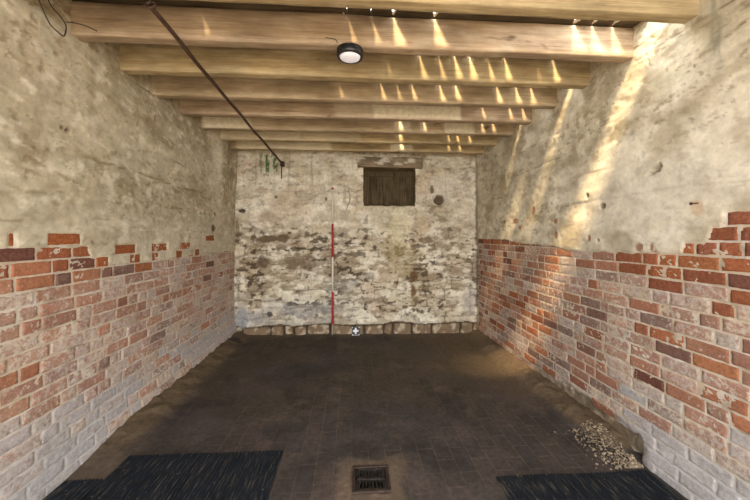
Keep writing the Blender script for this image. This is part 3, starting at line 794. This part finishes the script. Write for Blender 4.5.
for i in range(len(EDG) - 1):
    L = cen[i] + gap[i] / 2; Rr = cen[i + 1] - gap[i + 1] / 2
    xm = (EDG[i] + EDG[i + 1]) / 2
    dz = rb.uniform(0, .004)
    open_ = lambda y: (.98 < xm < 1.84 and 1.688 < y < 1.876) or (.5 < xm < .98 and 1.70 < y < 1.79) or (1.45 < xm < 1.84 and 2.485 < y < 2.56) or (1.25 < xm < 1.66 and 2.89 < y < 2.99) or (1.62 < xm < 1.84 and 3.30 < y < 3.35)  # slots out of view, added to throw sun bands on wall and floor
    run = []
    def flush():
        global V, Q
        if len(run) < 2: run.clear(); return
        b = len(V)
        for q in run:
            V += [(L[q], YE[q], CZ0 + dz), (Rr[q], YE[q], CZ0 + dz), (Rr[q], YE[q], CZ1 + dz), (L[q], YE[q], CZ1 + dz)]
        for k in range(len(run) - 1):
            a = b + 4 * k
            for s in range(4): Q.append((a + s, a + (s + 1) % 4, a + 4 + (s + 1) % 4, a + 4 + s))
        Q.append((b, b + 3, b + 2, b + 1)); a = b + 4 * (len(run) - 1); Q.append((a, a + 1, a + 2, a + 3))
        run.clear()
    for q in range(len(YE)):
        if q and open_((YE[q] + YE[q - 1]) / 2): flush()
        run.append(q)
    flush()
ceil = tag(link('ceiling', np_mesh('ceiling', np.array(V), np.array(Q), [M_BOARD], smooth=False, extra={'wash': np.zeros(len(V))})), kind='structure')

# ------------------------------------------------------------------ round bulkhead lamp
lx = joist_x(350, 2.04)
lamp = empty('ceiling_lamp', (lx, 2.045, JZ), 'round black bulkhead lamp with opal white cover under a joist', 'lamp')
bm = bmesh.new(); lathe(bm, [(0, .0), (.078, .0), (.084, -.006), (.084, -.040), (.080, -.050), (.070, -.053), (.066, -.046), (.066, -.02), (0, -.02)], 40); bm_obj('housing', bm, M_BLACKP, lamp, True)
bm = bmesh.new(); lathe(bm, [(.0655, -.044), (.064, -.051), (.05, -.058), (.025, -.062), (0, -.063)], 40); bm_obj('diffuser', bm, M_DIFF, lamp, True)
bm = bmesh.new(); tube(bm, smooth_path([(-.075, -.046, .012), (-.09, -.052, .03), (-.10, -.046, .036), (-.15, -.047, .042)], 6), .0022, 6); bm_obj('cable', bm, M_WIRE, lamp, True)

# ------------------------------------------------------------------ iron rod hung beneath the joists
rx = -1.0
A = Vector((rx - .02, 1.70, 2.592)); B = Vector((rx, 4.70, 2.470))
rod = empty('iron_rod', A, 'long rusty iron rod running from front to back below the joists', 'rod')
bm = bmesh.new(); n = 40
tube(bm, [(A.lerp(B, k / n) - A) + Vector((.003 * math.sin(k * .5), 0, .003 * math.sin(k * .8) - .01 * math.sin(math.pi * k / n))) for k in range(n + 1)], .0125, 10); bm_obj('bar', bm, M_RUST, rod, True)
bm = bmesh.new(); tube(bm, [(.024 * math.cos(2 * math.pi * k / 20), -.008 + .010 * math.sin(2 * math.pi * k / 20), .006 + .022 * math.sin(2 * math.pi * k / 20)) for k in range(20)], .0045, 8, True); bm_obj('ring', bm, M_RUST, rod, True)
bm = bmesh.new(); tube(bm, smooth_path([(0, -.008, .024), (0, -.012, .045), (0, -.024, .06)], 5), .005, 8); bm_obj('hook', bm, M_RUST, rod, True)
bm = bmesh.new()
bx(bm, -.022, -.010, B.y - A.y + .03, B.y - A.y + .06, B.z - A.z - .20, B.z - A.z + .03, .003)
bx(bm, -.025, .03, B.y - A.y - .015, B.y - A.y + .07, B.z - A.z - .02, B.z - A.z + .05, .005); bm_obj('wall_bracket', bm, M_RUST, rod)

# ------------------------------------------------------------------ loose wire by the left wall
w = empty('loose_wire', (-1.66, 1.93, 2.6), 'loose loop of old wire hanging by the left wall at the nearest full joist', 'wire')
def wp(px, py, Y):
    X = math.tan(ang(px)) * Y; d = X * math.sin(YAW) + Y * math.cos(YAW)
    return Vector((X, Y, H - (py - HOR) / F * d)) - Vector(w.location)
def wx(px, py, X):
    Y, Z = side_pt(px, py, X); return Vector((X, Y, Z)) - Vector(w.location)
bm = bmesh.new()
tube(bm, smooth_path([wx(36, -6, -1.62), wx(43, 10, -1.615), wx(50, 24, -1.61), wx(58, 32, -1.61), wx(64, 36, -1.62), wx(66, 26, -1.62), wx(60, 16, -1.61), wx(52, 7, -1.605), wx(46, -5, -1.60)], 6), .0035, 6); bm_obj('loop', bm, M_WIRE, w, True)
bm = bmesh.new(); tube(bm, smooth_path([wx(66, 22, -1.62), wp(75, 23, 1.96), wp(86, 26, 1.975), wp(97, 31, 1.985)], 6), .0028, 6); bm_obj('tail', bm, M_WIRE, w, True)

# ------------------------------------------------------------------ red and white ranging rod
RY = 4.675; RX = math.tan(ang(332.6)) * RY
fz = floor_z(RX) + .012
pole = empty('ranging_rod', (RX, RY, fz), 'slender red and white banded survey rod standing against the back wall', 'survey rod')
def zz(py): return back_pt(332.6, py, RY)[1] - fz
rr_ = .0135
secs = [(189, 224, M_WHITEP, 'white_section'), (224, 257, M_REDP, 'red_section'), (257, 292, M_WHITEP, 'white_section'), (292, 322.5, M_REDP, 'red_section')]
for a, b, m_, nme in secs:
    r = rr_ * (1.18 if m_ is M_REDP else .92)
    bm = bmesh.new(); lathe(bm, [(0, zz(b)), (r, zz(b)), (r, zz(a)), (0, zz(a))], 16); bm_obj(nme, bm, m_, pole, True)
bm = bmesh.new(); lathe(bm, [(0, zz(324)), (.024, zz(324)), (.024, zz(322)), (.014, zz(321)), (0, zz(321))], 16); bm_obj('collar', bm, M_REDP, pole, True)
bm = bmesh.new(); lathe(bm, [(0, 0), (.004, .004), (.0105, .05), (.0105, zz(323.5)), (0, zz(323.5))], 12); bm_obj('point', bm, M_STEEL, pole, True)
bm = bmesh.new(); lathe(bm, [(0, zz(189.5)), (.017, zz(189.4)), (.020, zz(188.6)), (.016, zz(187.8)), (0, zz(187.4))], 16); bm_obj('cap', bm, M_REDP, pole, True)

# ------------------------------------------------------------------ photo target card
X0, _ = back_pt(351.8, 330, 4.66); X1, _ = back_pt(359.6, 330, 4.66); s = X1 - X0
tz = floor_z(X0) + .024
card = empty('target_card', ((X0 + X1) / 2, 4.655, tz), 'small black card with a white cross leaning at the foot of the back wall', 'marker card')
tilt = Matrix.Rotation(math.radians(-8), 4, 'X')
bm = bmesh.new(); bx(bm, -s / 2, s / 2, -.002, .004, 0, s * 1.1, .001, mat=tilt); bm_obj('backing', bm, M_CARDB, card)
bm = bmesh.new(); c = s * .55; k = s
for (a, b, e, f_) in ((-.10, .10, -.36, .40), (-.36, .36, -.09, .11), (-.2, .2, -.16, .18)):
    bx(bm, a * k, b * k, -.0032 - .0002 * random.random(), -.0018, c + e * k, c + f_ * k, mat=tilt)
for sx in (-1, 1):
    for sz in (-1, 1): bx(bm, sx * .42 * k - .05 * k, sx * .42 * k + .05 * k, -.0031, -.0018, c + sz * .44 * k - .06 * k, c + sz * .44 * k + .06 * k, mat=tilt)
bx(bm, -.46 * k, .46 * k, -.003, -.0018, c - .54 * k, c - .49 * k, mat=tilt)
bm_obj('cross', bm, M_CARDW, card)

# ------------------------------------------------------------------ gully grate
gz = floor_z(.1) + .006
gr = empty('drain_grate', ((DX0 + DX1) / 2, (DY0 + DY1) / 2, gz), 'square rusty cast iron drain grate set in the paved floor', 'drain')
hw = (DX1 - DX0) / 2 + .004; hd = (DY1 - DY0) / 2 + .004
bm = bmesh.new(); t = .018
bx(bm, -hw, hw, -hd, -hd + t, -.03, .006, .003); bx(bm, -hw, hw, hd - t, hd, -.03, .006, .003)
bx(bm, -hw, -hw + t, -hd + t, hd - t, -.03, .0055, .003); bx(bm, hw - t, hw, -hd + t, hd - t, -.03, .0055, .003)
bm_obj('frame', bm, M_DRAIN, gr)
bm = bmesh.new(); iw = hw - t - .003; idp = hd - t - .003
bx(bm, -iw, iw, -.010, .010, -.022, .002, .002)
bx(bm, -iw, iw, -idp, -idp + .012, -.022, .002, .002); bx(bm, -iw, iw, idp - .012, idp, -.022, .002, .002)
bx(bm, -iw, -iw + .012, -idp, idp, -.022, .002, .002); bx(bm, iw - .012, iw, -idp, idp, -.022, .002, .002)
for k in range(1, 9):
    x = -iw + 2 * iw * k / 9
    for sg in (-1, 1):
        ro = Matrix.Translation((x, sg * idp / 2, 0)) @ Matrix.Rotation(-sg * x * 2.2, 4, 'Z')
        bx(bm, -.0042, .0042, -idp / 2, idp / 2, -.022, .001, .001, mat=ro)
bm_obj('grating', bm, M_IRON, gr)

# ------------------------------------------------------------------ ribbed rubber mats
def mat_mesh(name, x0, x1, y0, y1, zoff, period=.021, skew=0.0):
    xs = []; hs = []
    n = int((x1 - x0) / period)
    for k in range(n):
        a = x0 + k * period
        for u, h in ((0, .004), (.3, .004), (.38, .0085), (.85, .0085), (.93, .004)): xs.append(a + u * period); hs.append(h)
    xs.append(x1); hs.append(.004)
    ys = np.linspace(y0, y1, 24); xs = np.array(xs); hs = np.array(hs)
    Xg, Yg = np.meshgrid(xs, ys, indexing='ij'); Hh = np.repeat(hs[:, None], len(ys), 1)
    wav = .003 * fbm(Xg * 2, Yg * 2, 701, 2)
    base = floor_z(Xg) + .004 + zoff + wav
    jit = .006 * pn(Xg * 3, Yg * 0 + y1, 703)
    Yj = Yg + np.where(Yg > y1 - 1e-6, jit, 0)
    top = np.stack([Xg + skew * (Yg - y0), Yj, base + Hh], -1).reshape(-1, 3); bot = np.stack([Xg + skew * (Yg - y0), Yj, base - .002], -1).reshape(-1, 3)
    nu, nv_ = len(xs), len(ys); q = [grid_quads(nu, nv_), grid_quads(nu, nv_, len(top), True)]
    idx = np.arange(nu * nv_).reshape(nu, nv_); o = len(top)
    for line in (idx[0], idx[-1][::-1], idx[:, 0][::-1], idx[:, -1]):
        q.append(np.stack([line[:-1], line[1:], line[1:] + o, line[:-1] + o], 1))
    return np_mesh(name, np.concatenate([top, bot]), np.concatenate(q), [M_RUBBER], smooth=False)
def mat_obj(x0, x1, y0, y1, zoff, lab, skew=0.0):
    o = link('rubber_mat', mat_mesh('rubber_mat', x0, x1, y0, y1, zoff, skew=skew))
    return tag(o, lab, 'mat', 'ribbed rubber mats')
mat_obj(-1.455, -.468, .98, 2.19, .002, 'large black ribbed rubber mat on the floor at lower left')
mat_obj(-1.675, -1.462, .98, 1.985, .002, 'narrow strip of dark ribbed mat against the foot of the left wall')
mat_obj(.86, 1.835, .95, 1.885, .002, 'black ribbed rubber mat at lower right below the crumb heap', .0)

# ------------------------------------------------------------------ heap of mortar crumbs by the hole in the right wall
bm = bmesh.new(); rc = random.Random(9)
def zfl(x, y):
    i = min(len(fx) - 1, max(0, int(round((x - fx[0]) / .0125)))); j = int(np.argmin(np.abs(fy - y))); return float(z_floor[i, j])
z_floor = z
for k in range(900):
    t = rc.random() ** 1.3
    y = 1.915 + .42 * rc.random() ** 1.4; x = 1.85 - abs(rc.gauss(0, .10)) - .01
    x -= .10 * max(0, (y - 2.05)) * rc.random() * 2
    if x < 1.5: continue
    if y < 1.905 and x < 1.6: continue
    r = rc.choice([.0022, .0028, .0035, .004, .0055, .008]) * rc.uniform(.8, 1.3)
    hgt = .035 * max(0, 1 - (1.87 - x) / .22) * max(0, 1 - abs(y - 2.05) / .25)
    zc = zfl(x, y) + hgt * rc.random() + r * .5
    g = bmesh.ops.create_icosphere(bm, subdivisions=1, radius=r)
    M = Matrix.Rotation(rc.random() * 6, 3, Vector((rc.random(), rc.random(), rc.random() + .1)).normalized())
    sc = Vector((rc.uniform(.7, 1.4), rc.uniform(.7, 1.3), rc.uniform(.45, .9)))
    for v in g['verts']:
        p = M @ v.co; v.co = Vector((x + p.x * sc.x * rc.uniform(.85, 1.15), y + p.y * sc.y, zc + p.z * sc.z))
tag(bm_obj('mortar_crumbs', bm, M_CRUMB), 'scattered heap of pale mortar crumbs beside the hole at the foot of the right wall', 'rubble', kind='stuff')

# ------------------------------------------------------------------ rusty nail in the right wall
ny_, nz_ = side_pt(699, 203, XR)
nail = empty('nail', (XR - .018, ny_, nz_), 'single rusty nail in the pale plaster of the right wall', 'nail')
bm = bmesh.new(); tube(bm, [(.02, 0, 0), (-.028, 0, -.004)], .004, 8); bm_obj('shank', bm, M_RUST, nail, True)
bm = bmesh.new(); tube(bm, [(-.026, 0, -.004), (-.031, 0, -.0045)], .0085, 10); bm_obj('head', bm, M_RUST, nail, True)

# ------------------------------------------------------------------ light
W = bpy.data.worlds.new('sky'); scene.world = W; W.use_nodes = True
bg = W.node_tree.nodes['Background']; bg.inputs[0].default_value = (.96, .95, .92, 1); bg.inputs[1].default_value = 1.0
sl = bpy.data.lights.new('sun', 'SUN'); sl.energy = 2.3; sl.color = (1, .73, .40); sl.angle = math.radians(10.0)
so = bpy.data.objects.new('sun', sl); C.objects.link(so); so.location = (-2, -5, 8)
so.rotation_euler = SUN.normalized().to_track_quat('-Z', 'Y').to_euler()

# ------------------------------------------------------------------ camera
cd = bpy.data.cameras.new('camera'); cam = bpy.data.objects.new('camera', cd); C.objects.link(cam)
cd.sensor_width = 36; cd.lens = F / 750 * 36; cd.shift_y = -(250 - HOR) / 750
cd.clip_start = .02
cam.location = (0, 0, H); cam.rotation_euler = (math.radians(90), 0, -YAW)
scene.camera = cam
vs = scene.view_settings
vs.view_transform = 'Standard'; vs.look = 'None'; vs.gamma = 1; vs.use_curve_mapping = False
vs.exposure = 3.2
